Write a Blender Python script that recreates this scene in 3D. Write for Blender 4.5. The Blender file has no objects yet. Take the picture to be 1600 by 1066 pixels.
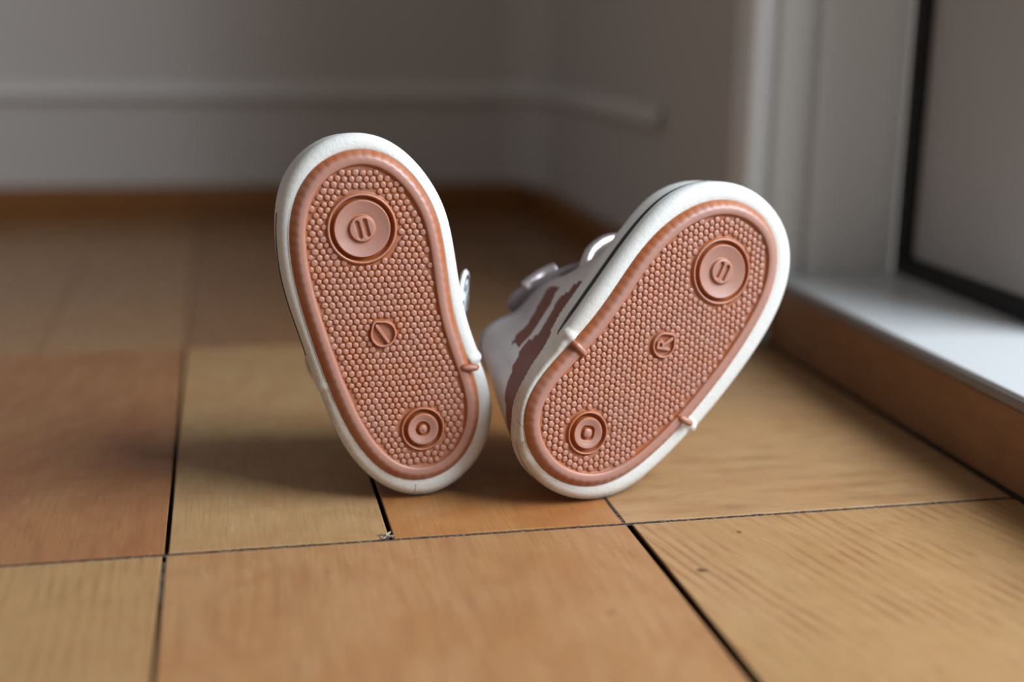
import bpy, bmesh, math, random
import numpy as np
from mathutils import Vector, Matrix

SC = bpy.context.scene
COL = SC.collection
random.seed(7)

# ------------------------------------------------------------------ camera
CAM_ROWS = ((0.97751873, -0.21027604, 0.01552806),
            (-0.03618190, -0.23984112, -0.97013767),
            (0.20772098, 0.94776591, -0.24205737))
cd = bpy.data.cameras.new('camera'); cam = bpy.data.objects.new('camera', cd); COL.objects.link(cam)
rt, dn, fw = [Vector(r) for r in CAM_ROWS]
m3 = Matrix((rt, -dn, -fw)).transposed()
cam.matrix_world = Matrix.Translation((0, 0, 0.165)) @ m3.to_4x4()
cd.sensor_width = 36.0; cd.lens = 2075 / 1600 * 36.0
cd.clip_start = 0.01; cd.clip_end = 50
cd.dof.use_dof = True; cd.dof.focus_distance = 0.440; cd.dof.aperture_fstop = 3.6
SC.camera = cam

# ------------------------------------------------------------------ light
wd = bpy.data.worlds.new('room_light'); SC.world = wd; wd.use_nodes = True
bg = wd.node_tree.nodes['Background']
bg.inputs[0].default_value = (1.0, 0.95, 0.90, 1); bg.inputs[1].default_value = 0.25

def area(name, loc, aim, sx, sy, power, colr):
    l = bpy.data.lights.new(name, 'AREA'); l.shape = 'RECTANGLE'; l.size = sx; l.size_y = sy
    l.energy = power; l.color = colr
    o = bpy.data.objects.new(name, l); COL.objects.link(o); o.location = loc
    o.rotation_euler = (Vector(aim) - Vector(loc)).to_track_quat('-Z', 'Y').to_euler()
    return o
area('glass_door_daylight', (0.90, 0.00, 0.74), (0.05, 0.43, 0.05), 0.85, 0.70, 29.0, (0.84, 0.93, 1.0))
SC.view_settings.view_transform = 'Standard'; SC.view_settings.look = 'None'
SC.view_settings.exposure = 0.0; SC.view_settings.gamma = 1.0; SC.view_settings.use_curve_mapping = False

# ------------------------------------------------------------------ node helpers
class NT:
    def __init__(s, name):
        s.m = bpy.data.materials.new(name); s.m.use_nodes = True
        s.t = s.m.node_tree; s.b = s.t.nodes['Principled BSDF']
    def n(s, typ, **kw):
        x = s.t.nodes.new(typ)
        for k, v in kw.items():
            if k == 'ins':
                for i, val in v.items():
                    if hasattr(val, 'default_value') or isinstance(val, bpy.types.NodeSocket): s.t.links.new(val, x.inputs[i])
                    else: x.inputs[i].default_value = val
            else: setattr(x, k, v)
        return x
    def math(s, op, a, b=0.0, c=0.0, clamp=False):
        x = s.n('ShaderNodeMath', operation=op, ins={0: a, 1: b, 2: c}); x.use_clamp = clamp
        return x.outputs[0]
    def mix(s, f, a, b, blend='MIX'):
        x = s.n('ShaderNodeMix', data_type='RGBA', blend_type=blend)
        for i, v in ((0, f), (6, a), (7, b)):
            if isinstance(v, bpy.types.NodeSocket): s.t.links.new(v, x.inputs[i])
            else: x.inputs[i].default_value = v if i == 0 else (*v, 1)
        return x.outputs[2]
    def ramp(s, f, lo, hi):
        x = s.n('ShaderNodeMapRange', interpolation_type='SMOOTHSTEP', ins={0: f, 1: lo, 2: hi})
        return x.outputs[0]
    def noise(s, vec, scale, detail=3.0, rough=0.55):
        return s.n('ShaderNodeTexNoise', ins={'Vector': vec, 'Scale': scale, 'Detail': detail, 'Roughness': rough}).outputs[0]
    def coords(s, loc=(0, 0, 0), rot=0.0, scale=(1, 1, 1)):
        tc = s.n('ShaderNodeTexCoord')
        a = s.n('ShaderNodeMapping', ins={0: tc.outputs['Object'], 1: loc, 2: (0, 0, rot)})
        b = s.n('ShaderNodeMapping', ins={0: a.outputs[0], 3: scale})
        return b.outputs[0]
    def bump(s, h, strength, dist=0.001):
        x = s.n('ShaderNodeBump', ins={'Height': h, 'Strength': strength, 'Distance': dist})
        s.t.links.new(x.outputs[0], s.b.inputs['Normal'])
    def set(s, **kw):
        for k, v in kw.items():
            k = {'col': 'Base Color', 'rough': 'Roughness', 'metal': 'Metallic', 'spec': 'Specular IOR Level', 'sss': 'Subsurface Weight',
                 'sssr': 'Subsurface Radius', 'ssss': 'Subsurface Scale', 'coat': 'Coat Weight', 'coatr': 'Coat Roughness'}[k]
            if isinstance(v, bpy.types.NodeSocket): s.t.links.new(v, s.b.inputs[k])
            else: s.b.inputs[k].default_value = (*v, 1) if k == 'Base Color' else v
        return s.m

def plain(name, col, rough=0.6, metal=0.0, var=0.12, scale=60, bump=0.0, bscale=900):
    q = NT(name); v = q.coords(); n = q.noise(v, scale, 4)
    d = tuple(c * (1 - var) for c in col); l = tuple(min(1, c * (1 + var)) for c in col)
    q.set(col=q.mix(n, d, l), rough=rough, metal=metal)
    if bump: q.bump(q.noise(v, bscale, 3), bump, 0.0004)
    return q.m

def wood(name, light, dark, red, rot=0.0, period=0.0045, seed=0.0, ring=0.6, blotch=0.6, warp=5.0, pores=0.5, knots=(), rough=0.34):
    """varnished, scuffed softwood; grain runs along local Y before the rotation"""
    q = NT(name)
    tc = q.n('ShaderNodeTexCoord'); raw = tc.outputs['Object']
    v = q.coords(loc=(seed, seed * 1.7, 0), rot=rot)
    st = q.n('ShaderNodeMapping', ins={0: v, 3: (1, 0.16, 1)}).outputs[0]
    low = q.math('ADD', q.noise(st, 26, 2, 0.5), q.math('MULTIPLY', q.noise(q.n('ShaderNodeMapping', ins={0: v, 3: (1, 0.3, 1)}).outputs[0], 120, 2, 0.5), 0.14))
    xyz = q.n('ShaderNodeSeparateXYZ', ins={0: v})
    ph = q.math('ADD', q.math('MULTIPLY', xyz.outputs[0], 2 * math.pi / period), q.math('MULTIPLY', low, warp * 6))
    s = q.math('MULTIPLY_ADD', q.math('SINE', ph), 0.5, 0.5)
    s = q.math('POWER', s, 2.2)
    amp = q.ramp(q.noise(v, 34, 3, 0.6), 0.38, 0.68)
    s = q.math('MULTIPLY', q.math('MULTIPLY', s, amp), ring)
    light = (light[0] * .93, light[1] * .82, light[2] * .76); red = tuple(c * 0.9 for c in red)
    col = q.mix(s, light, dark)
    bl = q.ramp(q.noise(q.n('ShaderNodeMapping', ins={0: v, 3: (1, 0.45, 1), 1: (3.1, 0.4, 0)}).outputs[0], 24, 4, 0.6), 0.42, 0.68)
    col = q.mix(q.math('MULTIPLY', bl, blotch), col, red)
    # flame figure: contour lines of a slow noise field
    fl = q.math('MULTIPLY', q.noise(q.n('ShaderNodeMapping', ins={0: v, 3: (1, 0.5, 1), 1: (2.2, 1, 0)}).outputs[0], 13, 2.5, 0.45), 75)
    fl = q.math('POWER', q.math('MULTIPLY_ADD', q.math('SINE', fl), 0.5, 0.5), 3.0)
    col = q.mix(q.math('MULTIPLY', fl, 0.30 * (1.4 - ring)), col, (dark[0] * 1.1, dark[1], dark[2]))
    mot = q.noise(q.n('ShaderNodeMapping', ins={0: v, 3: (1, 0.6, 1), 1: (.7, 5, 0)}).outputs[0], 75, 4, 0.65)
    col = q.mix(q.math('MULTIPLY', q.ramp(mot, 0.45, 0.7), 0.38), col, (red[0] * .95, red[1] * .95, red[2] * .8))
    fib = q.noise(q.n('ShaderNodeMapping', ins={0: v, 3: (1, 0.05, 1)}).outputs[0], 900, 3, 0.6)
    col = q.mix(q.math('MULTIPLY', q.ramp(fib, 0.35, 0.75), 0.42), col, tuple(c * 0.62 for c in light))
    por = q.noise(q.n('ShaderNodeMapping', ins={0: v, 3: (1, 0.07, 1), 1: (1.3, 7, 0)}).outputs[0], 1100, 2, 0.5)
    col = q.mix(q.math('MULTIPLY', q.ramp(por, 0.66, 0.76), pores * 0.7), col, tuple(c * 0.35 for c in dark))
    fine = q.noise(v, 1700, 2, 0.6)
    col = q.mix(q.math('MULTIPLY', q.ramp(fine, 0.55, 0.8), 0.34), col, tuple(min(1, c * 1.45) for c in light))
    # worn pale scuffs
    sc_ = q.noise(q.n('ShaderNodeMapping', ins={0: v, 2: (0, 0, 0.7), 3: (1, 0.2, 1)}).outputs[0], 210, 3, 0.7)
    col = q.mix(q.math('MULTIPLY', q.ramp(sc_, 0.63, 0.76), 0.22), col, (0.52, 0.42, 0.32))
    for (kx, ky, kr, kc) in knots:
        d = q.n('ShaderNodeVectorMath', operation='DISTANCE', ins={0: raw, 1: (kx, ky, 0)}).outputs['Value']
        d = q.math('ADD', d, q.math('MULTIPLY', q.math('SUBTRACT', q.noise(raw, 500, 2), 0.5), kr * 1.6))
        col = q.mix(q.math('MULTIPLY', q.math('SUBTRACT', 1.0, q.ramp(d, kr * 0.25, kr)), kc), col, (0.045, 0.016, 0.010))
    # grime on the board edges, down inside the joints
    zz = q.n('ShaderNodeSeparateXYZ', ins={0: raw}).outputs[2]
    col = q.mix(q.ramp(zz, -0.0003, -0.0012), col, (0.012, 0.008, 0.006))
    rn = q.n('ShaderNodeMapRange', ins={0: q.noise(v, 90, 4, 0.65), 1: 0.3, 2: 0.75, 3: rough - 0.08, 4: rough + 0.22}).outputs[0]
    q.set(col=col, rough=rn, spec=0.4)
    hh = q.math('ADD', q.math('MULTIPLY', fib, 1.0), q.math('MULTIPLY', q.noise(v, 260, 3), 0.8))
    q.bump(hh, 0.35, 0.00025)
    return q.m

# ------------------------------------------------------------------ mesh helpers
def link(name, me, mat, parent=None, smooth=True):
    if mat: me.materials.append(mat)
    if smooth: me.polygons.foreach_set('use_smooth', [True] * len(me.polygons))
    o = bpy.data.objects.new(name, me); COL.objects.link(o)
    if parent: o.parent = parent
    return o
def pyd(name, vs, fs, mat, parent=None, smooth=True, scale=1.0):
    me = bpy.data.meshes.new(name)
    me.from_pydata([tuple(float(c) * scale for c in v) for v in vs], [], [tuple(f) for f in fs]); me.update()
    bm = bmesh.new(); bm.from_mesh(me); bmesh.ops.recalc_face_normals(bm, faces=bm.faces); bm.to_mesh(me); bm.free()
    return link(name, me, mat, parent, smooth)
def bmo(name, bm, mat, parent=None, smooth=False):
    me = bpy.data.meshes.new(name); bmesh.ops.recalc_face_normals(bm, faces=bm.faces); bm.to_mesh(me); bm.free()
    return link(name, me, mat, parent, smooth)
def box_bm(x0, x1, y0, y1, z0, z1, bev=0.0, seg=2):
    bm = bmesh.new()
    bmesh.ops.create_cube(bm, size=1)
    for v in bm.verts:
        v.co = Vector((x0 + (v.co.x + .5) * (x1 - x0), y0 + (v.co.y + .5) * (y1 - y0), z0 + (v.co.z + .5) * (z1 - z0)))
    if bev: bmesh.ops.bevel(bm, geom=bm.edges[:], offset=bev, segments=seg, affect='EDGES', profile=0.5)
    return bm
def structure(o): o['kind'] = 'structure'; return o
def extrude_profile(name, prof, axis, a, b, mat, parent=None, smooth=False):
    """prof: closed list of 2-D points; axis 'x','y','z' to extrude along from a to b"""
    vs = []
    for t in (a, b):
        for p, q in prof:
            vs.append({'x': (t, p, q), 'y': (p, t, q), 'z': (p, q, t)}[axis])
    n = len(prof); fs = [(i, (i + 1) % n, n + (i + 1) % n, n + i) for i in range(n)]
    fs += [tuple(range(n)), tuple(range(2 * n - 1, n - 1, -1))]
    return pyd(name, vs, fs, mat, parent, smooth)
def tube(name, pts, rad, mat, parent=None, seg=12, scale=1.0, sub=8, flat=1.0, capped=True):
    P = [Vector(p) for p in pts]; n = len(P); R = rad if isinstance(rad, (list, tuple)) else [rad] * n
    C, RR = [], []
    for i in range(n - 1):
        p0, p1, p2, p3 = P[max(i - 1, 0)], P[i], P[i + 1], P[min(i + 2, n - 1)]
        for k in range(sub):
            t = k / sub
            C.append(0.5 * ((2 * p1) + (p2 - p0) * t + (2 * p0 - 5 * p1 + 4 * p2 - p3) * t * t + (-p0 + 3 * p1 - 3 * p2 + p3) * t ** 3))
            RR.append(R[i] + (R[i + 1] - R[i]) * t)
    C.append(P[-1]); RR.append(R[-1])
    vs, fs = [], []
    up = Vector((0.1, 0.2, 1)).normalized(); prev = None
    for i, c in enumerate(C):
        tdir = (C[min(i + 1, len(C) - 1)] - C[max(i - 1, 0)]).normalized()
        if prev is None: a = tdir.orthogonal().normalized()
        else: a = (prev - tdir * prev.dot(tdir)).normalized()
        prev = a; b = tdir.cross(a)
        for k in range(seg):
            th = 2 * math.pi * k / seg
            vs.append(c + (a * math.cos(th) + b * math.sin(th) * flat) * RR[i])
    for i in range(len(C) - 1):
        for k in range(seg):
            k2 = (k + 1) % seg
            fs.append((i * seg + k, i * seg + k2, (i + 1) * seg + k2, (i + 1) * seg + k))
    if capped: fs += [tuple(range(seg)), tuple(range((len(C) - 1) * seg, len(C) * seg))]
    return pyd(name, vs, fs, mat, parent, True, scale)

# ------------------------------------------------------------------ materials
M_wall = plain('wall_paint_grey', (0.53, 0.50, 0.48), 0.75, var=0.03, scale=8, bump=0.25, bscale=350)
M_trim = plain('white_gloss_paint', (0.74, 0.74, 0.73), 0.38, var=0.03, scale=12, bump=0.08, bscale=200)
M_sill = plain('white_sill_paint', (0.60, 0.61, 0.62), 0.30, var=0.03, scale=12)
M_door = plain('grey_door_paint', (0.48, 0.455, 0.44), 0.5, var=0.03, scale=10)
M_seal = plain('black_rubber_seal', (0.008, 0.007, 0.007), 0.6)
M_nose = plain('sill_edge_shade', (0.22, 0.20, 0.20), 0.5, var=0.1)  # white sill edge with its shadow put into the grey
M_dark = plain('dark_gap_dirt', (0.009, 0.006, 0.005), 0.9, var=0.4, scale=400)
q = NT('dusty_joint_filler'); v = q.coords(); c = q.mix(q.ramp(q.noise(v, 900, 3, 0.7), 0.50, 0.68), (0.022, 0.016, 0.014), (0.22, 0.19, 0.16))
q.set(col=c, rough=0.95); q.bump(q.noise(v, 1500, 2), 0.8, 0.0006); M_fill = q.m

TAN_L, TAN_D, RED = (0.44, 0.265, 0.125), (0.28, 0.13, 0.050), (0.40, 0.175, 0.065)
YEL_L, YEL_D = (0.43, 0.28, 0.130), (0.29, 0.15, 0.060)
M_w = dict(
    mid=wood('wood_orange_tan', TAN_L, TAN_D, (0.42, 0.185, 0.07), 0.02, 0.007, 0.31, 0.5, 0.8, 4.0, 0.5, knots=((0.1026, 0.3314, 0.0024, 0.3),)),
    right=wood('wood_tan_strong_grain', (0.46, 0.30, 0.145), (0.28, 0.13, 0.052), (0.43, 0.24, 0.10), -0.235, 0.0052, 1.77, 1.0, 0.35, 3.2, 0.6,
               knots=((0.1385, 0.3550, 0.0022, 0.9), (0.1609, 0.3817, 0.0014, 0.7))),
    yellow=wood('wood_yellow_tan', YEL_L, YEL_D, (0.45, 0.24, 0.10), -0.03, 0.0042, 2.43, 0.9, 0.35, 1.6, 0.5),
    redl=wood('wood_red_brown', (0.36, 0.185, 0.080), (0.22, 0.085, 0.032), (0.32, 0.115, 0.045), 0.0, 0.008, 3.91, 0.25, 0.8, 3.0, 0.5),
    pale=wood('wood_pale_yellow', (0.45, 0.31, 0.155), (0.33, 0.185, 0.075), (0.42, 0.205, 0.08), 0.0, 0.010, 4.6, 0.3, 0.45, 3.0, 0.5),
    orange=wood('wood_orange', (0.44, 0.23, 0.085), (0.28, 0.11, 0.035), (0.42, 0.15, 0.045), 0.0, 0.007, 5.2, 0.3, 0.8, 3.0, 0.5),
    cross=wood('wood_cross_grain', (0.45, 0.30, 0.155), (0.25, 0.13, 0.058), (0.44, 0.225, 0.095), math.pi / 2, 0.012, 6.4, 0.7, 0.5, 1.0, 0.3),
    tanbrown=wood('wood_tan_brown', (0.36, 0.22, 0.11), (0.25, 0.13, 0.06), (0.33, 0.16, 0.07), 0.0, 0.009, 11.1, 0.3, 0.6, 3.0, 0.4, rough=0.27),
    brown=wood('wood_brown', (0.30, 0.170, 0.085), (0.21, 0.10, 0.045), (0.27, 0.125, 0.06), 0.0, 0.009, 7.7, 0.3, 0.5, 3.0, 0.4, rough=0.27))
M_base = wood('baseboard_wood', (0.26, 0.115, 0.030), (0.16, 0.055, 0.014), (0.22, 0.085, 0.022), math.pi / 2, 0.006, 8.2, 0.4, 0.4, 1.0, 0.3)
M_riser = wood('riser_wood', (0.30, 0.160, 0.075), (0.17, 0.075, 0.032), (0.28, 0.12, 0.045), 0.0, 0.02, 9.2, 0.4, 0.4, 1.0, 0.3)

# ------------------------------------------------------------------ floor
floor = structure(bmo('floor', box_bm(-1.30, 0.40, -1.20, 1.16, -0.020, -0.0035), M_dark))
def board(x0, x1, y0, y1, mat, g=0.0007, gy=0.0011, gx0=None, gx1=None, dz=0.0, skew=0.0):
    gx0 = g if gx0 is None else gx0; gx1 = g if gx1 is None else gx1
    bm = bmesh.new()
    X0, X1, Y0, Y1 = x0 + gx0, x1 - gx1, y0 + gy, y1 - gy
    vs = [bm.verts.new(p) for z in (-0.0034, dz) for p in ((X0, Y0, z), (X1 - 0.0, Y0, z), (X1, Y1, z), (X0 + 0.0, Y1, z))]
    if skew:
        for i in (0, 4): vs[i].co.x += skew
    for f in ((0, 1, 2, 3), (4, 5, 6, 7), (0, 1, 5, 4), (1, 2, 6, 5), (2, 3, 7, 6), (3, 0, 4, 7)): bm.faces.new([vs[i] for i in f])
    top = [e for e in bm.edges if all(v in vs[4:] for v in e.verts)]
    bmesh.ops.bevel(bm, geom=top, offset=0.00035, segments=2, affect='EDGES', profile=0.5)
    o = bmo('board', bm, mat, floor); return o
JA, JB, JC = 0.3957, 0.6550, 0.9140
board(-0.0920, -0.0218, 0.1300, JA, M_w['yellow'], gx1=0.0010)
board(-0.0218, 0.1262, 0.1300, JA, M_w['mid'], gx0=0.0003, gx1=0.0)
board(0.1262, 0.2900, 0.1300, JA, M_w['right'], gx0=0.0021, skew=0.0024)
board(-0.0216 - 0.1435, -0.0216, JA, JB, M_w['redl'])
board(-0.0216, 0.0486, JA, JB, M_w['pale'], gx1=0.0009)
board(0.0486, 0.1262, JA, JB, M_w['orange'])
board(0.1262, 0.2900, JA, JB, M_w['cross'], gx0=0.0003)
xs = [-0.305, -0.165, -0.0915, -0.0216, 0.0486, 0.1190, 0.1890, 0.2900]
for a, b, k in zip(xs[:-1], xs[1:], ('tanbrown', 'tanbrown', 'tanbrown', 'brown', 'tanbrown', 'tanbrown', 'tanbrown')): board(a, b, JB, JC, M_w[k], g=0.0003, gy=0.0005)
xs = [-0.44, -0.305, -0.235, -0.165, -0.0216, 0.0486, 0.1190, 0.2900]
for a, b, k in zip(xs[:-1], xs[1:], ('brown', 'brown', 'brown', 'tanbrown', 'brown', 'brown', 'brown')): board(a, b, JC, 1.10, M_w[k], g=0.0003, gy=0.0005)
for a, b, k in ((-0.235, -0.165, 'orange'), (-0.305, -0.235, 'pale')): board(a, b, JA, JB, M_w[k])
for a, b, k in ((-0.235, -0.092, 'redl'), (-0.305, -0.235, 'mid')): board(a, b, 0.13, JA, M_w[k])
xs = [-0.305, -0.165, -0.092, -0.0218, 0.0484, 0.1262, 0.29]
for a, b, k in zip(xs[:-1], xs[1:], ('pale', 'orange', 'mid', 'yellow', 'redl', 'pale')): board(a, b, -0.12, 0.13, M_w[k])
k = 0
for (y0, y1) in ((-0.39, -0.13 + 0.01), (-0.12, 0.13), (0.13, JA), (JA, JB), (JB, JC), (JC, 1.10)):
    x = -0.305 if y0 > -0.2 else 0.29
    if (y0, y1) == (JC, 1.10): x = -0.44
    while x > -1.28:
        w = (0.07, 0.14)[(k * 7 // 3) % 2]; board(max(x - w, -1.299), x, y0, y1, M_w[('tanbrown', 'brown', 'redl', 'pale', 'orange')[(k * 3) % 5]]); x -= w; k += 1
# dusty filler caught in the joints
def filler(x0, x1, y0, y1, z=-0.0007):
    n = max(2, int(max(x1 - x0, y1 - y0) / 0.0012)); bm = bmesh.new(); rows = []
    alongx = (x1 - x0) > (y1 - y0)
    for i in range(n + 1):
        t = i / n; r = []
        for s in (0, 0.5, 1):
            zz = z + (random.random() - 0.5) * 0.0005 + (0.0002 if s == .5 else 0)
            p = (x0 + (x1 - x0) * t, y0 + (y1 - y0) * s, zz) if alongx else (x0 + (x1 - x0) * s, y0 + (y1 - y0) * t, zz)
            r.append(bm.verts.new(p))
        rows.append(r)
    for a, b in zip(rows, rows[1:]):
        for k in (0, 1): bm.faces.new((a[k], a[k + 1], b[k + 1], b[k]))
    return bmo('joint_filler', bm, M_fill, floor, True)
filler(-0.12, 0.268, JA - 0.0012, JA + 0.0012, -0.0005)
filler(0.1254, 0.1268, JA, JA + 0.030, -0.0004)
filler(-0.0226, -0.0210, JA - 0.035, JA - 0.006, -0.0005)
# a little splintered chip at the joint corner beside the left shoe
bm = bmesh.new()
for k in range(9):
    a = random.uniform(0, math.pi); L = random.uniform(0.0010, 0.0024); cx_, cy_ = 0.0474 + random.uniform(-.0016, .0008), JA + 0.0014 + random.uniform(-.001, .0014)
    d = Vector((math.cos(a), math.sin(a), 0)) * L; w_ = Vector((-math.sin(a), math.cos(a), 0)) * 0.00022
    q0 = Vector((cx_, cy_, 0.0001 + 0.0001 * k)); pts = [q0 - d - w_, q0 + d - w_ * .3, q0 + d + w_ * .3, q0 - d + w_]
    lo = [bm.verts.new(p) for p in pts]; hi = [bm.verts.new(p + Vector((0, 0, 0.0003))) for p in pts]
    bm.faces.new(lo); bm.faces.new(hi)
    for i in range(4): bm.faces.new((lo[i], lo[(i + 1) % 4], hi[(i + 1) % 4], hi[i]))
bmo('wood_splinters', bm, plain('splinter_grey', (0.42, 0.36, 0.28), 0.8, var=0.3, scale=900), floor)

# ------------------------------------------------------------------ walls and trim
WB, WR = 1.094, 0.264
structure(bmo('wall_back', box_bm(-1.30, WR + 0.02, WB, WB + 0.05, -0.0034, 2.2), M_wall))
structure(bmo('wall_right', box_bm(WR, WR + 0.05, 0.6411, WB, -0.0034, 2.2), M_wall))
cr = 0.040
cove = [(WR + 0.01, WB + 0.01), (WR - cr, WB + 0.01), (WR - cr, WB - 0.0002)] + [(WR - cr + cr * math.sin(a), WB - cr + cr * math.cos(a)) for a in np.linspace(0.05, math.pi / 2 - 0.05, 12)] + [(WR - 0.0002, WB - cr), (WR + 0.01, WB - cr)]
structure(extrude_profile('wall_corner', cove, 'z', 0.0215, 1.6, M_wall))
structure(bmo('wall_left', box_bm(-1.35, -1.30, -1.20, WB, -0.0034, 2.2), M_wall))
structure(bmo('ceiling', box_bm(-1.30, 0.35, -1.20, WB, 2.2, 2.25), M_wall))
def base_prof(w, h):
    r = 0.006
    return [(0, 0), (w, 0)] + [(w - r + r * math.cos(a), h - r + r * math.sin(a)) for a in np.linspace(0, math.pi / 2, 6)] + [(0, h)]
pb = base_prof(0.0117, 0.0245)
structure(extrude_profile('baseboard_back', [(WB - p, z + 0.0002) for p, z in pb], 'x', -1.30, WR, M_base))
structure(extrude_profile('baseboard_right', [(WR - p, z * 0.86 + 0.0002) for p, z in pb], 'y', 0.640, WB - 0.0118, M_base))
# slim painted duct running round both walls and stopping short of the door
pts = [(-1.29, WB - 0.0035, 0.0985), (0.19, WB - 0.0035, 0.0995), (0.2240, WB - 0.0050, 0.100), (0.2500, WB - 0.0140, 0.1003), (WR - 0.0048, WB - 0.040, 0.1006), (WR - 0.0038, WB - 0.075, 0.1009), (WR - 0.0038, 0.90, 0.1018), (WR - 0.0038, 0.781, 0.1028)]
structure(tube('trim_1', pts, 0.0068, plain('duct_paint', (0.64, 0.62, 0.60), 0.6, var=0.03), None, 16, 1.0, 10, 0.28))
# moulded door casing (faces the room's front), with two beads and grooves
JY = 0.622
prof = [(0.2525, 0.641)]
def bead(x0, x1, rise, y=JY):
    return [(x0 + (x1 - x0) * t, y - rise * math.sin(math.pi * t) ** 0.6) for t in np.linspace(0, 1, 9)]
prof += bead(0.2525, 0.2650, 0.0050, JY + 0.003) + [(0.2660, JY + 0.0055), (0.2685, JY + 0.0055)] + bead(0.2690, 0.2862, 0.0026, JY + 0.002) + \
        [(0.2868, JY + 0.0050), (0.2888, JY + 0.0050), (0.2898, JY), (0.3370, JY), (0.3370, 0.641)]
structure(extrude_profile('trim_2', prof, 'z', 0.0005, 1.6, M_trim))
# threshold: wooden riser with painted sill board
sill = bpy.data.objects.new('trim_3', None); COL.objects.link(sill); structure(sill)
bmo('riser_board', box_bm(0.2705, 0.292, -0.20, JY - 0.001, 0.0004, 0.0306, 0.0006), M_riser, sill)
bmo('sill_edge', box_bm(0.2700, 0.2745, -0.20, JY - 0.001, 0.0308, 0.0350, 0.0008), M_nose, sill)
bmo('sill_top', box_bm(0.2712, 0.352, -0.20, JY - 0.001, 0.0325, 0.0362, 0.0008), M_sill, sill)
bmo('caulk_line', box_bm(0.2688, 0.2712, -0.12, JY - 0.002, 0.0002, 0.0014, 0.0004), M_dark, sill)
# door leaf
door = bpy.data.objects.new('door_1', None); COL.objects.link(door); structure(door)
bmo('door_panel', box_bm(0.3440, 0.365, 0.4750, 0.6130, 0.0445, 0.235, 0.001), M_door, door)
bmo('door_stile', box_bm(0.3440, 0.365, 0.4750, 0.6130, 0.2352, 1.6, 0.001), M_door, door)
bmo('door_seal', box_bm(0.3380, 0.3500, -0.20, 0.6215, 0.0364, 0.0440), M_seal, door)
bmo('door_seal', box_bm(0.3380, 0.3500, 0.6135, 0.6215, 0.0442, 1.6), M_seal, door)

# ------------------------------------------------------------------ shoes
# outlines in millimetres in each sole's own plane (x across, y towards the toe)
SOLE_L = [(1.0, 58.2), (6.9, 56.1), (12.0, 51.9), (15.6, 47.3), (18.5, 41.8), (20.9, 36.4), (22.2, 30.5), (22.6, 24.7), (22.5, 16.4), (22.0, 7.5), (21.8, -0.3), (22.2, -4.7), (23.2, -13.3), (25.4, -21.7), (26.4, -28.4), (26.8, -34.7), (25.8, -40.8), (22.9, -47.8), (18.5, -53.2), (12.3, -57.3), (5.8, -58.5), (-1.1, -58.0), (-7.5, -55.2), (-12.1, -50.6), (-15.8, -44.8), (-19.3, -37.8), (-21.8, -29.8), (-24.0, -19.8), (-25.8, -8.1), (-27.4, 2.7), (-28.7, 12.5), (-29.2, 20.7), (-28.9, 29.3), (-27.7, 37.1), (-25.7, 43.4), (-21.7, 50.0), (-16.9, 54.3), (-11.5, 57.0), (-5.1, 58.4)]
RIM_L = [(1.1, 62.9), (7.6, 60.7), (13.3, 56.7), (18.1, 50.7), (22.1, 43.4), (24.9, 36.6), (26.4, 29.3), (26.4, 21.6), (26.0, 11.8), (26.2, 2.4), (26.4, -4.5), (27.6, -12.9), (29.6, -19.9), (31.2, -25.8), (31.7, -30.6), (31.8, -36.9), (31.4, -41.1), (29.0, -48.4), (25.5, -54.7), (19.7, -59.7), (12.7, -63.1), (6.1, -64.6), (-0.1, -64.1), (-6.7, -61.8), (-12.8, -57.1), (-18.4, -50.4), (-22.2, -42.5), (-24.8, -35.0), (-25.9, -26.6), (-26.6, -19.6), (-27.1, -13.0), (-28.3, -5.0), (-29.6, 4.1), (-31.4, 12.3), (-31.8, 20.6), (-31.3, 28.6), (-30.2, 37.1), (-28.1, 44.7), (-25.7, 50.4), (-21.5, 55.2), (-16.6, 59.2), (-11.2, 62.0), (-5.2, 63.1)]
SOLE_R = [(-12.4, 54.6), (-6.0, 57.9), (0.1, 59.4), (5.9, 59.3), (11.4, 58.0), (15.8, 55.7), (20.1, 51.5), (24.4, 45.6), (26.7, 38.3), (28.0, 30.3), (28.7, 21.0), (28.9, 8.2), (28.2, -2.3), (26.9, -14.4), (25.7, -23.1), (23.4, -31.5), (21.1, -40.0), (18.0, -46.2), (13.5, -51.8), (8.5, -55.6), (1.3, -58.9), (-5.9, -59.8), (-13.6, -58.9), (-20.1, -55.7), (-25.2, -51.7), (-28.5, -46.6), (-30.1, -41.1), (-30.4, -34.6), (-29.5, -27.3), (-28.4, -21.3), (-27.3, -15.2), (-26.8, -8.5), (-26.3, 1.8), (-27.1, 9.6), (-27.8, 19.5), (-26.9, 28.4), (-24.5, 36.7), (-21.6, 43.6), (-17.8, 49.5)]
RIM_R = [(-17.4, 57.9), (-10.2, 62.4), (-3.0, 64.8), (5.1, 65.4), (12.9, 64.3), (19.7, 61.1), (24.5, 57.1), (29.0, 51.3), (31.9, 44.3), (34.5, 34.8), (35.3, 24.0), (35.2, 8.3), (34.0, -3.0), (32.9, -14.3), (31.5, -22.9), (29.6, -32.1), (27.3, -40.6), (24.1, -48.1), (19.5, -53.7), (14.6, -57.8), (7.8, -61.6), (0.5, -63.6), (-7.8, -64.0), (-15.7, -62.5), (-21.3, -58.7), (-25.6, -53.9), (-29.1, -47.8), (-30.5, -41.3), (-30.5, -33.9), (-30.4, -27.3), (-30.9, -20.7), (-31.1, -8.3), (-30.9, 3.3), (-31.3, 14.1), (-31.5, 23.5), (-30.7, 32.8), (-29.3, 39.7), (-27.8, 45.0), (-23.0, 52.1)]

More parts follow.
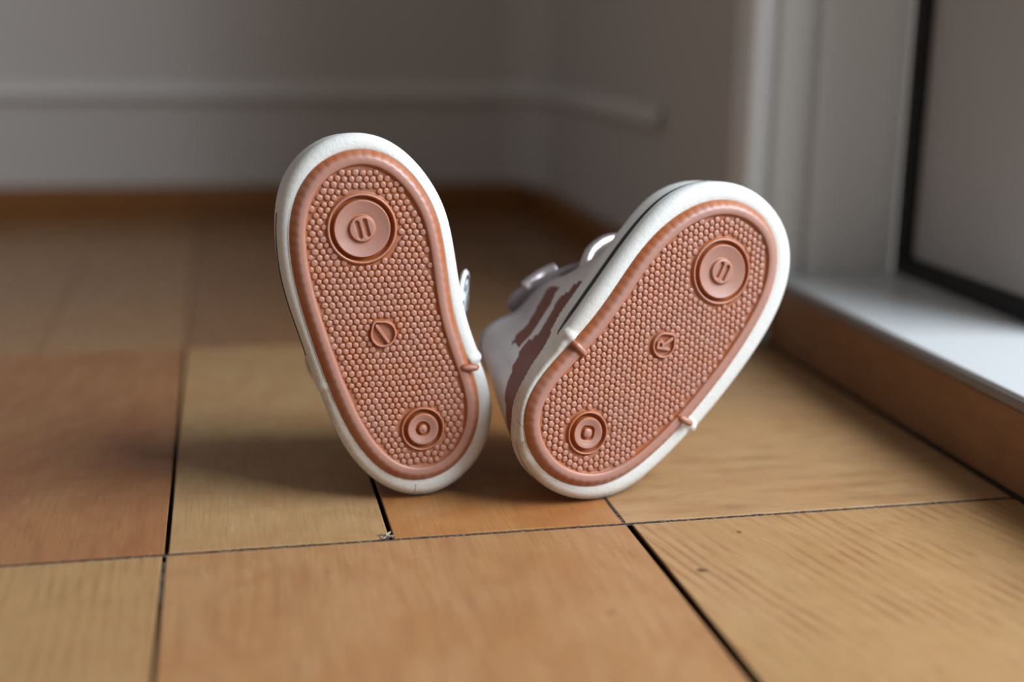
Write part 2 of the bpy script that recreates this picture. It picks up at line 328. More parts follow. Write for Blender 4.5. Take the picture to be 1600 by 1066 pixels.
def closed_spline(pts, n, smooth=2):
    P = np.array(pts, float); N = len(P)
    for _ in range(smooth): P = 0.25 * np.roll(P, 1, 0) + 0.5 * P + 0.25 * np.roll(P, -1, 0)
    out = []
    for i in range(N):
        p0, p1, p2, p3 = P[i - 1], P[i], P[(i + 1) % N], P[(i + 2) % N]
        for k in range(24):
            t = k / 24
            out.append(0.5 * ((2 * p1) + (p2 - p0) * t + (2 * p0 - 5 * p1 + 4 * p2 - p3) * t * t + (-p0 + 3 * p1 - 3 * p2 + p3) * t ** 3))
    out = np.array(out); d = np.linalg.norm(np.roll(out, -1, 0) - out, axis=1); s = np.concatenate([[0], np.cumsum(d)])
    o2 = np.vstack([out, out[:1]]); tt = np.linspace(0, s[-1], n, endpoint=False)
    return np.stack([np.interp(tt, s, o2[:, 0]), np.interp(tt, s, o2[:, 1])], 1)
def normals(P):
    t = np.roll(P, -1, 0) - np.roll(P, 1, 0); t /= np.linalg.norm(t, axis=1)[:, None]
    a = np.sum(P[:, 0] * np.roll(P[:, 1], -1) - P[:, 1] * np.roll(P[:, 0], -1))
    nn = np.stack([t[:, 1], -t[:, 0]], 1)
    return nn if a > 0 else -nn
def smoothv(x, k):
    for _ in range(k): x = 0.25 * np.roll(x, 1, 0) + 0.5 * x + 0.25 * np.roll(x, -1, 0)
    return x
def loft(rings, closed_end=None):
    n = len(rings[0]); vs = [p for r in rings for p in r]; fs = []
    for j in range(len(rings) - 1):
        for i in range(n):
            k = (i + 1) % n; fs.append((j * n + i, j * n + k, (j + 1) * n + k, (j + 1) * n + i))
    return vs, fs
def inside(poly, x, y):
    c = False; n = len(poly)
    for i in range(n):
        x1, y1 = poly[i]; x2, y2 = poly[(i + 1) % n]
        if (y1 > y) != (y2 > y) and x < (x2 - x1) * (y - y1) / (y2 - y1) + x1: c = not c
    return c

def rubber(name, glossed, deep):
    """translucent gum rubber: recess shade coloured orange, gloss coloured pale on the raised faces"""
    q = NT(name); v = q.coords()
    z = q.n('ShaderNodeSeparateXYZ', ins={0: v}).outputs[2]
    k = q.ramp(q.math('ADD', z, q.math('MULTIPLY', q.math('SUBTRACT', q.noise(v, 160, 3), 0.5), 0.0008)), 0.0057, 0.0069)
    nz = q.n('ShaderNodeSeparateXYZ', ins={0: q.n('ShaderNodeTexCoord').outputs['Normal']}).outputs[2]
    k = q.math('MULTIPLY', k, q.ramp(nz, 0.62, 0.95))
    c = q.mix(k, deep, glossed)  # height and facing colour in the gloss on tops, the shade on flanks
    c = q.mix(q.math('MULTIPLY', q.ramp(q.noise(v, 90, 3), 0.4, 0.7), 0.4), c, tuple(x * 0.85 for x in glossed))
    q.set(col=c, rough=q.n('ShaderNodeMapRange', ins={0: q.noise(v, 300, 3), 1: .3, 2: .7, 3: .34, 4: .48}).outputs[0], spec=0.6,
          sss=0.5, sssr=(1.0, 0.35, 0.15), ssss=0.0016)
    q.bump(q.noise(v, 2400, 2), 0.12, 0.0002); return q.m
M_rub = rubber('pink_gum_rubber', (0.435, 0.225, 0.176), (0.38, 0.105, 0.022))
q = NT('white_foxing_rubber'); v = q.coords()
g = q.noise(v, 1500, 3, 0.6)
c = q.mix(q.math('MULTIPLY', q.ramp(g, 0.5, 0.75), 0.35), (0.70, 0.70, 0.675), (0.50, 0.485, 0.44))
xyz = q.n('ShaderNodeSeparateXYZ', ins={0: v})
heelness = q.math('MULTIPLY', q.math('SUBTRACT', 1.0, q.ramp(xyz.outputs[1], 0.012, 0.075)), q.math('SUBTRACT', 1.0, q.ramp(xyz.outputs[0], -0.030, 0.012)))
c = q.mix(q.math('MULTIPLY', heelness, q.math('MULTIPLY_ADD', q.ramp(q.noise(v, 110, 4, 0.65), 0.35, 0.7), 0.55, 0.25)), c, (0.46, 0.33, 0.20))
q.set(col=c, rough=0.55, spec=0.4, sss=0.15, sssr=(1, .9, .8), ssss=0.001)
q.bump(q.math('ADD', g, q.noise(v, 500, 2)), 0.35, 0.00035); M_fox = q.m
M_stripe = plain('black_rubber_stripe', (0.012, 0.014, 0.014), 0.45)
M_crack = plain('seam_grime', (0.16, 0.11, 0.07), 0.8)
M_tag = plain('bright_white_rubber', (0.82, 0.82, 0.80), 0.28)
q = NT('silver_print_leather'); at = q.n('ShaderNodeAttribute', attribute_name='print')
v = q.coords(); f = q.math('ADD', at.outputs['Fac'], q.math('MULTIPLY', q.math('SUBTRACT', q.noise(v, 420, 4, 0.7), 0.5), 0.5))
f = q.ramp(f, 0.44, 0.56)
c = q.mix(f, (0.72, 0.66, 0.65), (0.17, 0.050, 0.033))
q.set(col=c, rough=q.math('MULTIPLY_ADD', f, 0.20, 0.34), metal=q.math('MULTIPLY_ADD', f, -0.45, 0.45)); q.bump(q.noise(v, 700, 3), 0.25, 0.0003); M_up = q.m
M_lin = plain('grey_textile_lining', (0.20, 0.17, 0.165), 0.9, var=0.2, scale=500)
M_tongue = plain('grey_metallic_tongue', (0.30, 0.26, 0.265), 0.5, metal=0.3, var=0.15, scale=200)
M_lace = plain('silver_pink_elastic', (0.74, 0.66, 0.69), 0.22, metal=0.75, var=0.06, scale=200, bump=0.3, bscale=1500)
M_patch = plain('white_patch', (0.78, 0.80, 0.82), 0.4)
M_navy = plain('navy_print', (0.035, 0.05, 0.085), 0.5)

N = 560
def make_shoe(label, base, cols, off, P0, R0, side, lean_toe, emblem, pebble_cfg, marks, n_notch, stripe, cracks, patch):
    """side: +1 if the inner (concave) flank is on local -x"""
    root = bpy.data.objects.new('baby_shoe', None); COL.objects.link(root)
    U, V, Nn = [Vector(c) for c in cols]
    root.matrix_world = Matrix.Translation(base) @ Matrix((U, V, Nn)).transposed().to_4x4()
    root['label'] = label; root['category'] = 'shoe'; root['group'] = 'pair of baby shoes standing on their heels'
    O = np.array(off)
    def put(name, vs, fs, mat, parent=root, smooth=True):
        vs = (np.array(vs, float) + O) * 0.001
        return pyd(name, vs, fs, mat, parent, smooth)
    P = closed_spline(P0, N, 2); nP = smoothv(normals(P), 6); nP /= np.linalg.norm(nP, axis=1)[:, None]
    S = closed_spline(R0, 2400, 2)
    W = np.zeros(N); D = np.zeros((N, 2))
    for i in range(N):                       # width of the white rim along each normal
        rel = S - P[i]; al = rel @ nP[i]; pe = np.abs(rel @ np.array([-nP[i][1], nP[i][0]]))
        ok = (pe < 0.5) & (al > -3)
        W[i] = al[ok].mean() if ok.any() else 4.5
    W = np.clip(smoothv(W, 30), 1.6, 9)
    # toe half of the foxing is a thicker strip that ends in a small step
    isl = P[:, 0] < 0; nl, nr = n_notch
    lift = np.zeros(N); tagb = np.zeros(N)
    for i in range(N):
        lim = nl if isl[i] else nr
        if P[i, 1] > lim: lift[i] = 0.7
        if lim < P[i, 1] < lim + 2.6 and abs(P[i, 0]) > 12: tagb[i] = 0.8
    lift = smoothv(lift, 1); tagb = smoothv(tagb, 2)
    Dmax = 15.0 + 3.0 * np.clip((P[:, 1] - 25) / 25, 0, 1) - 6.5 * np.clip((-12 - P[:, 1]) / 26, 0, 1)
    def fox(i, w, d):                         # a point w mm out along the normal, d mm deep
        return (P[i, 0] + nP[i, 0] * w, P[i, 1] + nP[i, 1] * w, -d)
    def fprof(i):
        w = W[i] + lift[i] - 0.25; r = min(3.6, w * 0.9); b = tagb[i]
        L = [(-1.6, 0.5), (-0.4, 0.5), (0.0, 0.12 - 0 * b), (0.25, 0.0 - b * .6)]
        if w - r > 0.5: L.append(((w - r) * 0.6 + 0.1, -0.05 - b))
        else: L.append((0.3, -0.02 - b))
        for a in np.linspace(0, math.pi / 2, 8): L.append((w - r + r * math.sin(a) + b * math.sin(a) * .6, r - r * math.cos(a) - b * math.cos(a)))
        dm = Dmax[i]
        L += [(w - 0.0 + b * .5, 0.27 * dm), (w - 0.1, 0.42 * dm), (w - 0.15, .58 * dm), (w - 0.3, .8 * dm), (w - 0.4, dm - 0.8 + 0.25 * ((i // 2) % 2)), (w - 0.9, dm - 0.1 + 0.45 * ((i // 2) % 2)), (w - 2.4, dm - 0.1)]
        return L
    prof = [fprof(i) for i in range(N)]
    rings = [[fox(i, *prof[i][j]) for i in range(N)] for j in range(len(prof[0]))]
    vs, fs = loft(rings)
    put('foxing', vs, fs, M_fox)
    foxing = bpy.data.objects[-1] if False else [c for c in root.children][-1]
    # --- black line round the toe half, tapering to a point at each end
    for (sgn, v0, v1, wmax, dep) in stripe:
        idx = [i for i in range(N) if (P[i, 0] * sgn > 0) and v0 < P[i, 1] < v1]
        idx.sort(key=lambda i: P[i, 1]); vs, fs = [], []
        for k, i in enumerate(idx):
            t = k / (len(idx) - 1); hw = 0.5 * wmax * (min(1, t / 0.12, (1 - t) / 0.45)) ** 0.7 + 0.04
            w = W[i] + lift[i] - 0.25
            for (dw, dd) in ((-0.5, -hw), (0.12, -hw), (0.16, 0), (0.12, hw), (-0.5, hw)): vs.append(fox(i, w + dw, dep + dd))
        for k in range(len(idx) - 1):
            for j in range(4): fs.append((k * 5 + j, k * 5 + j + 1, (k + 1) * 5 + j + 1, (k + 1) * 5 + j))
        put('stripe', vs, fs, M_stripe)
    # --- hairline seams in the heel strip
    for (cx, cy, slant) in cracks:
        i0 = int(np.argmin(np.hypot(P[:, 0] - cx, P[:, 1] - cy))); vs, fs = [], []
        pr = prof[i0][4:14]
        for k, (w, d) in enumerate(pr):
            i = (i0 + int(round(slant * k / 3))) % N
            for s_ in (-0.09, 0.09):
                tx, ty = -nP[i, 1] * s_, nP[i, 0] * s_
                a = fox(i, w + 0.03 * (k > 3), d - 0.05 * (k <= 5)); vs.append((a[0] + tx, a[1] + ty, a[2]))
        for k in range(len(pr) - 1): fs.append((2 * k, 2 * k + 1, 2 * k + 3, 2 * k + 2))
        put('seam', vs, fs, M_crack)
    # --- outsole slab: bevelled flank, raised smooth border, sunken field
    H, HF = 2.4, 1.15
    sc = np.arange(N) * 0.0
    arc = np.cumsum(np.linalg.norm(np.roll(P, -1, 0) - P, axis=1))
    tot = arc[-1]; nsc = int(round(tot / 3.4)); ph = arc / tot * nsc * 2 * math.pi
    wob = 0.22 * np.abs(np.sin(ph / 2)) ** 0.6
    BW = 4.9
    op = [(0.15, -0.6), (0.05, 0.1), (0.35, 0.55), (1.0, 1.2), (1.7, 1.9), (2.3, H - .1), (2.8, H + 0.05), (3.7, H + 0.05), (4.5, H - 0.02), (BW, H - 0.25), (BW + 0.25, HF + 0.5), (BW + 0.5, HF)]
    rings = []
    for j, (w, h) in enumerate(op):
        k = 0.75 if 2 <= j <= 5 else 0.0
        rings.append([(P[i, 0] - nP[i, 0] * (w + k * (0.22 - wob[i]) * 1.6), P[i, 1] - nP[i, 1] * (w + k * (0.22 - wob[i]) * 1.6), h) for i in range(N)])
    vs, fs = loft(rings)
    IN = np.array([(r[0], r[1]) for r in rings[-1]])
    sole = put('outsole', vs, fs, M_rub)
    # sunken field, left open where the roundels sit
    bm = bmesh.new(); bm.from_mesh(sole.data); bm.verts.ensure_lookup_table()
    edges = []
    lastr = [bm.verts[(len(rings) - 1) * N + i] for i in range(N)]
    for i in range(N): edges.append(bm.edges.get((lastr[i], lastr[(i + 1) % N])))
    for (cx, cy, r) in ((*marks['toe'], 12.2), (*marks['heel'], 7.9)):
        cv = [bm.verts.new(((cx + r * math.cos(t) + off[0]) * .001, (cy + r * math.sin(t) + off[1]) * .001, (HF + off[2]) * .001)) for t in np.linspace(0, 2 * math.pi, 90, endpoint=False)]
        for i in range(90): edges.append(bm.edges.new((cv[i], cv[(i + 1) % 90])))
    res = bmesh.ops.triangle_fill(bm, use_beauty=True, edges=edges, normal=(0, 0, 1))
    for f_ in res['geom']:
        if isinstance(f_, bmesh.types.BMFace): f_.smooth = False
    bmesh.ops.recalc_face_normals(bm, faces=bm.faces); bm.to_mesh(sole.data); bm.free()
    # --- ribs across the border where the strips end
    for (x, y, dx, dy) in marks['ribs']:
        d = Vector((dx, dy, 0)).normalized()
        pts = [Vector((x, y, 1.2)) - d * 3.4, Vector((x, y, 2.3)) - d * 1.8, Vector((x, y, 2.55)), Vector((x, y, 2.45)) + d * 2.0, Vector((x, y, 1.6)) + d * 2.9]
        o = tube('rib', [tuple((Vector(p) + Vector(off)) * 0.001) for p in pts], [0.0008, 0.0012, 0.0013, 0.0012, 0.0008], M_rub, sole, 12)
    # --- pebbles
    ang, pitch, jit, relax, seed = pebble_cfg
    rs = np.random.RandomState(seed); g = []
    ca, sa = math.cos(ang), math.sin(ang)
    for a in range(-40, 41):
        for b in range(-50, 51):
            x = (a * pitch * 0.90); y = (b + 0.5 * (a % 2)) * pitch
            x += rs.uniform(-jit, jit); y += rs.uniform(-jit, jit)
            X, Y = x * ca - y * sa, x * sa + y * ca
            if abs(X) < 32 and abs(Y) < 62: g.append((X, Y))
    g = np.array(g)
    nI = normals(IN)
    def free(p):
        k = np.argmin(np.hypot(IN[:, 0] - p[0], IN[:, 1] - p[1]))
        if (p - IN[k]) @ nI[k] > -0.30: return False
        for (cx, cy, r) in marks['clear']:
            if math.hypot(p[0] - cx, p[1] - cy) < r + 0.4: return False
        return True
    g = np.array([p for p in g if free(p)])
    rad = rs.uniform(1.0, 1.26, len(g))
    for _ in range(relax):
        d = g[:, None, :] - g[None, :, :]; r = np.hypot(d[..., 0], d[..., 1]) + 1e-6
        want = (rad[:, None] + rad[None, :]) * 1.02
        push = np.clip(want - r, 0, None) * (r > 1e-3); push[np.arange(len(g)), np.arange(len(g))] = 0
        g = g + 0.25 * np.sum(d / r[..., None] * push[..., None], 1)
    g2 = [(p, r) for p, r in zip(g, rad) if free(p)]
    vs, fs = [], []; K = 12
    for (p, r) in g2:
        el = rs.uniform(0.92, 1.08); th0 = rs.uniform(0, 3.14); hgt = rs.uniform(0.50, 0.68); b = len(vs)
        for (rr, hh) in ((1.06, -0.1), (0.99, 0.35), (0.86, 0.70), (0.62, 0.92), (0.32, 0.99)):
            for k in range(K):
                t = 2 * math.pi * k / K; ex, ey = rr * r * el * math.cos(t), rr * r / el * math.sin(t)
                vs.append((p[0] + ex * math.cos(th0) - ey * math.sin(th0), p[1] + ex * math.sin(th0) + ey * math.cos(th0), HF + hh * hgt))
        vs.append((p[0], p[1], HF + hgt))
        for j in range(4):
            for k in range(K): fs.append((b + j * K + k, b + j * K + (k + 1) % K, b + (j + 1) * K + (k + 1) % K, b + (j + 1) * K + k))
        for k in range(K): fs.append((b + 4 * K + k, b + 4 * K + (k + 1) % K, b + 5 * K))
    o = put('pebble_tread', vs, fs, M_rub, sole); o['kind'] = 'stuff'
    # --- moulded roundels
    def roundel(name, cx, cy, R, hf, nr=64, nt=120, sq=None):
        vs, fs = [(cx, cy, HF + hf(0, 0))], []
        for a in range(1, nr + 1):
            for b in range(nt):
                r = R * a / nr; t = 2 * math.pi * b / nt; m = 1.0
                if sq: m = sq(t)
                x, y = r * m * math.cos(t), r * m * math.sin(t)
                vs.append((cx + x, cy + y, HF + hf(x / m, y / m) if sq else HF + hf(x, y)))
        for b in range(nt): fs.append((0, 1 + b, 1 + (b + 1) % nt))
        for a in range(nr - 1):
            for b in range(nt):
                k = (b + 1) % nt; fs.append((1 + a * nt + b, 1 + a * nt + k, 1 + (a + 1) * nt + k, 1 + (a + 1) * nt + b))
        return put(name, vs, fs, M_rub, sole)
    def ss(x, a, b):
        t = min(1, max(0, (x - a) / (b - a))); return t * t * (3 - 2 * t)
    def seg(x, y, x0, y0, x1, y1):
        dx, dy = x1 - x0, y1 - y0; L = dx * dx + dy * dy
        t = min(1, max(0, ((x - x0) * dx + (y - y0) * dy) / L)); return math.hypot(x - x0 - t * dx, y - y0 - t * dy)
    sl = marks['slot_dir']; cs, sn = math.cos(sl), math.sin(sl)
    def toe_h(x, y):
        r = math.hypot(x, y)
        if r > 11.0: return 1.15 * (1 - ss(r, 11.3, 12.3))                         # surround
        h = -0.8 + 1.95 * ss(r, 10.25, 10.95)                                     # groove
        if r < 9.9:
            h = -0.8 + 2.2 * ss(9.9 - r, 0, 0.65)
            if r < 9.25: h = 1.4 - 1.3 * (1 - (max(r, 4.4) / 9.25) ** 2)          # dished disc
        if r < 4.7:
            b_ = 1.4 - 1.3 * (1 - (4.4 / 9.25) ** 2)
            top = b_ + 1.0 * ss(4.7 - r, 0, 0.65)
            a, c = x * cs + y * sn, -x * sn + y * cs                               # a along the slots
            for o_ in (-1.3, 1.3):
                half = math.sqrt(max(0, 3.2 ** 2 - (abs(o_) + .4) ** 2))
                dd = seg(a, c, -half + .4, o_, half - .4, o_); top -= 0.9 * (1 - ss(dd, 0.42, 0.9))
            h = top
        return h
    def heel_h(x, y):
        r = math.hypot(x, y)
        h = 1.15 * (1 - ss(r, 7.2, 8.0)) if r > 7.0 else 1.15
        if r < 7.1: h = -0.8 + 1.95 * ss(r, 6.35, 7.05)
        if r < 5.9: h = -0.8 + 2.1 * ss(5.9 - r, 0, 0.65)
        if r < 5.25: h = 1.3 - 0.55 * ss(5.25 - r, 0, 2.8)
        if emblem['heel_square']:
            a, c = x * math.cos(0.5) + y * math.sin(0.5), -x * math.sin(0.5) + y * math.cos(0.5)
            rq = (abs(a) ** 3 + abs(c * 1.0) ** 3) ** (1 / 3)
        else: rq = r
        if rq < 2.75: h -= 1.0 * (1 - ss(abs(rq - 2.05), 0.2, 0.62))
        if rq < 1.5: h = 1.0 + 0.35 * (1 - (rq / 1.5) ** 2) - (0 if emblem['heel_square'] else 0.35 * (1 - ss(math.hypot(x + 0.3, y + 0.7), 0.1, 0.5)))
        return h
    o = roundel('toe_roundel', *marks['toe'], 12.3, toe_h)
    o = roundel('heel_roundel', *marks['heel'], 8.0, heel_h)
    tip = emblem['tip']
    def msq(t):
        d = (t - tip + math.pi) % (2 * math.pi) - math.pi
        return 1 + 0.22 * math.exp(-(d / 0.33) ** 2)
    def mid_h(x, y):
        r = math.hypot(x, y)
        h = 1.35 * (1 - ss(r, 4.3, 4.9))
        if r < 3.9: h = 1.35 - 1.2 * ss(3.9 - r, 0, 0.5)
        if r < 3.5:
            best = min(seg(x, y, *s_) for s_ in emblem['strokes'])
            h = 0.15 + 1.1 * (1 - ss(best, 0.38, 0.72))
        return h
    o = roundel('letter_roundel', *marks['mid'], 4.9, mid_h, 44, 120, msq)
    # --- upper -------------------------------------------------------
    M_ = 200; step = N / M_
    ids = [int(k * step) for k in range(M_)]
    def top_pt(i):
        u, v = P[i] + nP[i] * (W[i] - 2.0)
        t = np.clip((v + 2) / 40, 0, 1)
        e = t * t * (3 - 2 * t)
        D_ = 60 - 8 * np.clip((v + 30) / 30, 0, 1) * 0.6 - 34 * e
        uf = 0.80 * (1 - e) + 0.34 * e
        if v > 34: uf *= max(0.04, 1 - (v - 34) / 32)
        vt = v * (0.64 if v < 0 else 0.68)
        if v < -20: uf += 0.28 * min(1, (-20 - v) / 30)
        return u * uf, vt, D_
    rings = []; K2 = 26
    for s in range(K2 + 1):
        t = s / K2; R = []
        for i in ids:
            b = np.array([*(P[i] + nP[i] * (W[i] - (3.6 if patch else 1.8)))]); dm = Dmax[i] - 2.5
            T = top_pt(i); v = b[1]; toe = np.clip((v - 5) / 30, 0, 1); toe = toe * toe * (3 - 2 * toe)
            fl = (1 - toe) * (t ** 1.5) + toe * (1 - math.cos(t * math.pi / 2))
            fd = (1 - toe) * t + toe * math.sin(t * math.pi / 2)
            bulge = 0.6 * math.sin(math.pi * min(1, t * 1.2)) * (1 - toe) if t < .83 else 0
            nx = nP[i] * bulge; fv = (1 - toe) * t ** 1.05 + toe * fl
            R.append((b[0] + (T[0] - b[0]) * fl + nx[0], b[1] + (T[1] - b[1]) * fv + nx[1], -(dm + (T[2] - dm) * fd)))
        rings.append(R)
    rim_pts = rings[-1]
    vs, fs = loft(rings)
    up = put('upper', vs, fs, M_up)
    mod = up.modifiers.new('thickness', 'SOLIDIFY'); mod.thickness = 0.0011; mod.offset = 0
    polyA = [(5, 14), (1.0, 20.5), (-2.9, 21.75), (-5.2, 25.5), (-13.0, 23.25), (-19.8, 22.75), (-26.6, 25.25), (-34.6, 20.75), (-43, 19), (-50, 18), (-58, 16), (-58, 3), (-42.9, 3), (-20, 7), (5, 7)]
    polyB = [(-1.9, 45.0), (-0.5, 33.0), (-7.6, 29.5), (-14.3, 27.7), (-21.1, 27.0), (-27.6, 27.0), (-27.8, 35.25), (-20.8, 36.8), (-14.7, 38.5), (-7.9, 41.5)]
    polyC = [(18, 14), (14, 26), (24, 34), (40, 28), (50, 22), (58, 12), (30, 8)]
    polyD = [(-52, 30), (-44, 33), (-42, 50), (-52, 54)]
    polyE = [(2, 40), (8, 34), (14, 38), (12, 47), (4, 48)]
    me = up.data; at = me.attributes.new('print', 'FLOAT', 'POINT'); vals = []
    for v in me.vertices:
        a, b, c = v.co.x * 1000 - off[0], v.co.y * 1000 - off[1], -(v.co.z * 1000 - off[2])
        hit = any(inside(pl, b, c) for pl in ((polyA, polyB) if (a < 0) == (side > 0) else (polyC, polyD, polyE, polyB)))
        vals.append(0.80 if hit else 0.20)
    at.data.foreach_set('value', vals)
    # lining: inner wall and insole
    vs, fs = [], []
    R1 = [(p[0] * 0.985, p[1] * 0.985, p[2] - 0.2) for p in rim_pts]; R2 = [(p[0] * 0.93, p[1] * 0.95, min(p[2] + 6, -13.6)) for p in rim_pts]
    R3 = [(p[0] * 0.95, p[1] * 0.96, min(p[2] + 30, -13.4)) for p in rim_pts]; R4 = [(p[0] * 0.9, p[1] * 0.93, -13.0) for p in rim_pts]
    vs, fs = loft([R1, R2, R3, R4]); fs.append(tuple(range(3 * M_, 4 * M_)))
    put('lining', vs, fs, M_lin)
    # padded collar edge
    ctr = [tuple((np.array(p) + O) * 0.001) for p in rim_pts if p[1] < 6]
    k0 = next(k for k in range(M_) if rim_pts[k][1] < 6 and rim_pts[k - 1][1] >= 6)
    seq = [rim_pts[(k0 + k) % M_] for k in range(M_)]; seq = [p for p in seq if p[1] < 6][::4]
    br = max(range(1, len(seq)), key=lambda k: (seq[k][0] - seq[k - 1][0]) ** 2 + (seq[k][1] - seq[k - 1][1]) ** 2)
    if math.dist(seq[br], seq[br - 1]) > 12: seq = seq[br:] + seq[:br]
    tube('collar_binding', [tuple((np.array(p) + O) * 0.001) for p in seq], 0.0014, M_lace if False else M_tongue, root, 10, sub=3)
    # tongue rising out of the throat
    vs, fs = [], []; nu, nv = 14, 24
    for lay in (0, 1.6):
        for a in range(nv + 1):
            t = a / nv; v = 36 - 50 * t; d = 33 + 34 * t ** 0.8 - (2.0 * math.sin(math.pi * t))
            hwid = 7 + (15 if not patch else 6) * math.sin(min(1, t * 1.1) * math.pi / 2) - (4 * max(0, (t - .85) / .15) ** 2)
            for b in range(nu + 1):
                s = b / nu * 2 - 1
                vs.append(((-8.0 if not patch else 3.0) * t + s * hwid, v, -(d - 1.5 * s * s) + lay))
    per = (nv + 1) * (nu + 1)
    for lay in (0, 1):
        for a in range(nv):
            for b in range(nu):
                k = lay * per + a * (nu + 1) + b; fs.append((k, k + 1, k + nu + 2, k + nu + 1))
    edge = [b for b in range(nu + 1)] + [a * (nu + 1) + nu for a in range(1, nv + 1)] + [nv * (nu + 1) + b for b in range(nu - 1, -1, -1)] + [a * (nu + 1) for a in range(nv - 1, 0, -1)]
    for a, b in zip(edge, edge[1:] + edge[:1]): fs.append((a, b, per + b, per + a))
    put('tongue', vs, fs, M_tongue)
    # silver elastic laces: bars across the throat and one loop standing out at the lower end
    def T(name, pts, r, flat=1.0, m=M_lace): return tube(name, [tuple((np.array(p) + O) * 0.001) for p in pts], r, m, root, 14, sub=8, flat=flat)
    s_ = side
    for (v, d, hw) in (((3, 59, 20), (11, 54, 17.5), (19, 48, 15)) if not patch else ((3, 57, 12), (11, 52, 12), (19, 46, 11))):
        T('lace', [(-s_ * hw, v - 1.5, -(d - 9)), (-s_ * (hw - 2.5), v, -(d - 2)), (-s_ * hw * .4, v + .5, -(d + 2.2)), (s_ * hw * .4, v + .5, -(d + 2.2)), (s_ * (hw - 2.5), v, -(d - 2)), (s_ * hw, v - 1.5, -(d - 9))], 0.0021, 0.6)
    if not patch: T('lace_end', [(-s_ * 22.5, 8.5, -57), (-s_ * 24.5, 4.5, -58.5), (-s_ * 26.5, 0.0, -58.3), (-s_ * 28.0, -4.5, -58)], 0.0021, 0.7)
    T('lace_loop', [(-s_ * 12, 33, -42), (-s_ * 15, 29.5, -43.5), (-s_ * 19.3, 25.0, -43.0), (-s_ * 22.6, 18.3, -40.0), (-s_ * 23.2, 12.5, -36.5), (-s_ * 23.8, 8.0, -32.0), (-s_ * 24.2, 5.0, -28)], 0.0023, 0.85)
    if patch:
        # round ankle patch on the flank next to the other shoe
        bm = bmesh.new(); c0 = Vector((31.6 + off[0], -3.5 + off[1], -21.5 + off[2])) * 0.001
        bmesh.ops.create_cone(bm, cap_ends=True, segments=48, radius1=0.0118, radius2=0.0118, depth=0.0016)
        bmesh.ops.bevel(bm, geom=[e for e in bm.edges if len(e.link_faces) == 2 and abs(e.calc_face_angle(0)) > 1], offset=0.0005, segments=2, affect='EDGES')
        R_ = Matrix.Rotation(math.radians(-14), 4, 'Z') @ Matrix.Rotation(math.radians(67), 4, 'Y')
        bm.transform(Matrix.Translation(c0) @ R_)
        pt = bmo('ankle_patch', bm, M_patch, root, True)
        for (a0, a1, rr, wd) in ((0.2, 2.6, 9.4, 0.7), (3.2, 5.9, 9.4, 0.7), (-0.4, 0.5, 5.5, 1.2), (1.4, 2.3, 5.5, 1.2), (2.9, 3.8, 5.5, 1.2), (4.4, 5.4, 5.5, 1.2)):
            bm = bmesh.new(); prev = None; M4 = Matrix.Translation(c0) @ R_
            for k in range(13):
                a = a0 + (a1 - a0) * k / 12; cur = []
                for (q_, z_) in ((-wd, 0.0006), (-wd, 0.00095), (wd, 0.00095), (wd, 0.0006)):
                    p = Vector(((rr + q_) * 0.001 * math.cos(a), (rr + q_) * 0.001 * math.sin(a), z_)); cur.append(bm.verts.new(M4 @ p))
                if prev:
                    for j in range(3): bm.faces.new((prev[j], prev[j + 1], cur[j + 1], cur[j]))
                prev = cur
            bmo('patch_print', bm, M_navy, pt, False)
    return root

L_strokes = [(-1.55, 2.5, 1.1, -3.0)]
R_strokes = None
def rot_strokes(st, a, sx=1.0):
    c, s = math.cos(a), math.sin(a); o = []
    for x0, y0, x1, y1 in st: o.append((sx * (x0 * c - y0 * s), x0 * s + y0 * c, sx * (x1 * c - y1 * s), x1 * s + y1 * c))
    return o
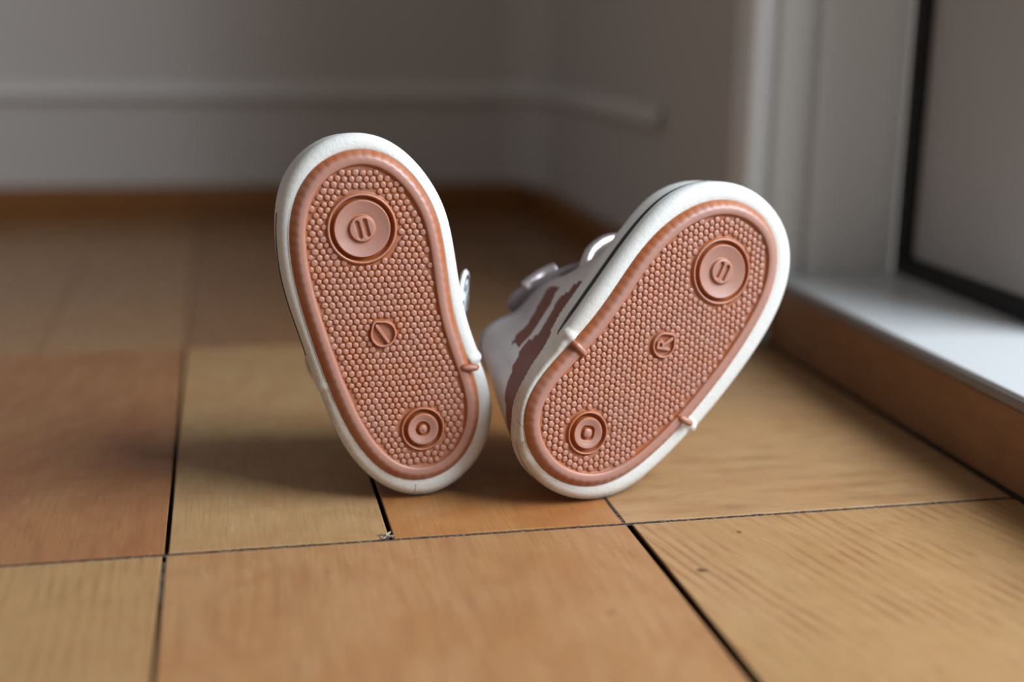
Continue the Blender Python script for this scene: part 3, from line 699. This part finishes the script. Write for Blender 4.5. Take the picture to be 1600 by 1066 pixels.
# letter R lying on its side inside the right-hand roundel
Rg = [(-1.2, -2.3, -1.2, 2.3), (-1.2, 2.3, 0.6, 2.3), (0.6, 2.3, 1.3, 1.4), (1.3, 1.4, 0.6, 0.35), (0.6, 0.35, -1.2, 0.35), (0.1, 0.35, 2.6, -2.9)]

left = make_shoe('left baby shoe standing nearly upright, pink pebbled sole, round emblem with one slanted bar',
    (0.0616, 0.4336, 0.0), ((0.98278, 0.11354, 0.14579), (-0.15256, 0.05335, 0.98685), (0.10427, -0.9921, 0.06976)), (0.1536, 64.0833, 5.014),
    SOLE_L, RIM_L, 1, 0, dict(heel_square=False, tip=2.05, strokes=L_strokes), (0.35, 2.24, 0.42, 14, 3),
    dict(ribs=[(24.2, -21.5, 1, -0.22)], clear=[(-4.2, 31.9, 12.1), (4.7, -39.2, 7.9), (-3.2, -4.0, 4.9)], toe=(-4.2, 31.9), heel=(4.7, -39.2), mid=(-3.2, -4.0), slot_dir=math.radians(95)),
    (-19.0, -21.5), [(-1, -8, 40, 0.7, 9.5), (1, -18, 40, 1.6, 8.0)], [(-0.5, -58.3, 0.0)], True)
right = make_shoe('right baby shoe leaning over sideways, pink pebbled sole, silver and maroon upper visible',
    (0.1183, 0.4194, 0.0), ((0.75448, 0.11417, -0.64631), (0.62268, 0.18668, 0.75988), (0.20741, -0.97576, 0.06976)), (-14.0653, 58.2144, 5.014),
    SOLE_R, RIM_R, 1, 0, dict(heel_square=True, tip=1.35, strokes=rot_strokes(Rg, math.radians(118))), (0.62, 2.24, 0.14, 5, 11),
    dict(ribs=[(-25.3, -19.5, 1, -0.12), (25.0, -15.0, 1, 0.15)], clear=[(2.5, 33.6, 12.1), (-4.0, -39.9, 7.9), (0.5, 0.3, 4.9)], toe=(2.5, 33.6), heel=(-4.0, -39.9), mid=(0.5, 0.3), slot_dir=math.radians(102)),
    (-19.5, -15.5), [(-1, -20, 52, 2.1, 6.6), (1, -14, 50, 1.6, 8.0)], [(-24.6, -52.2, 1.6), (-21.0, -55.0, -1.2)], False)
bpy.context.view_layer.update()
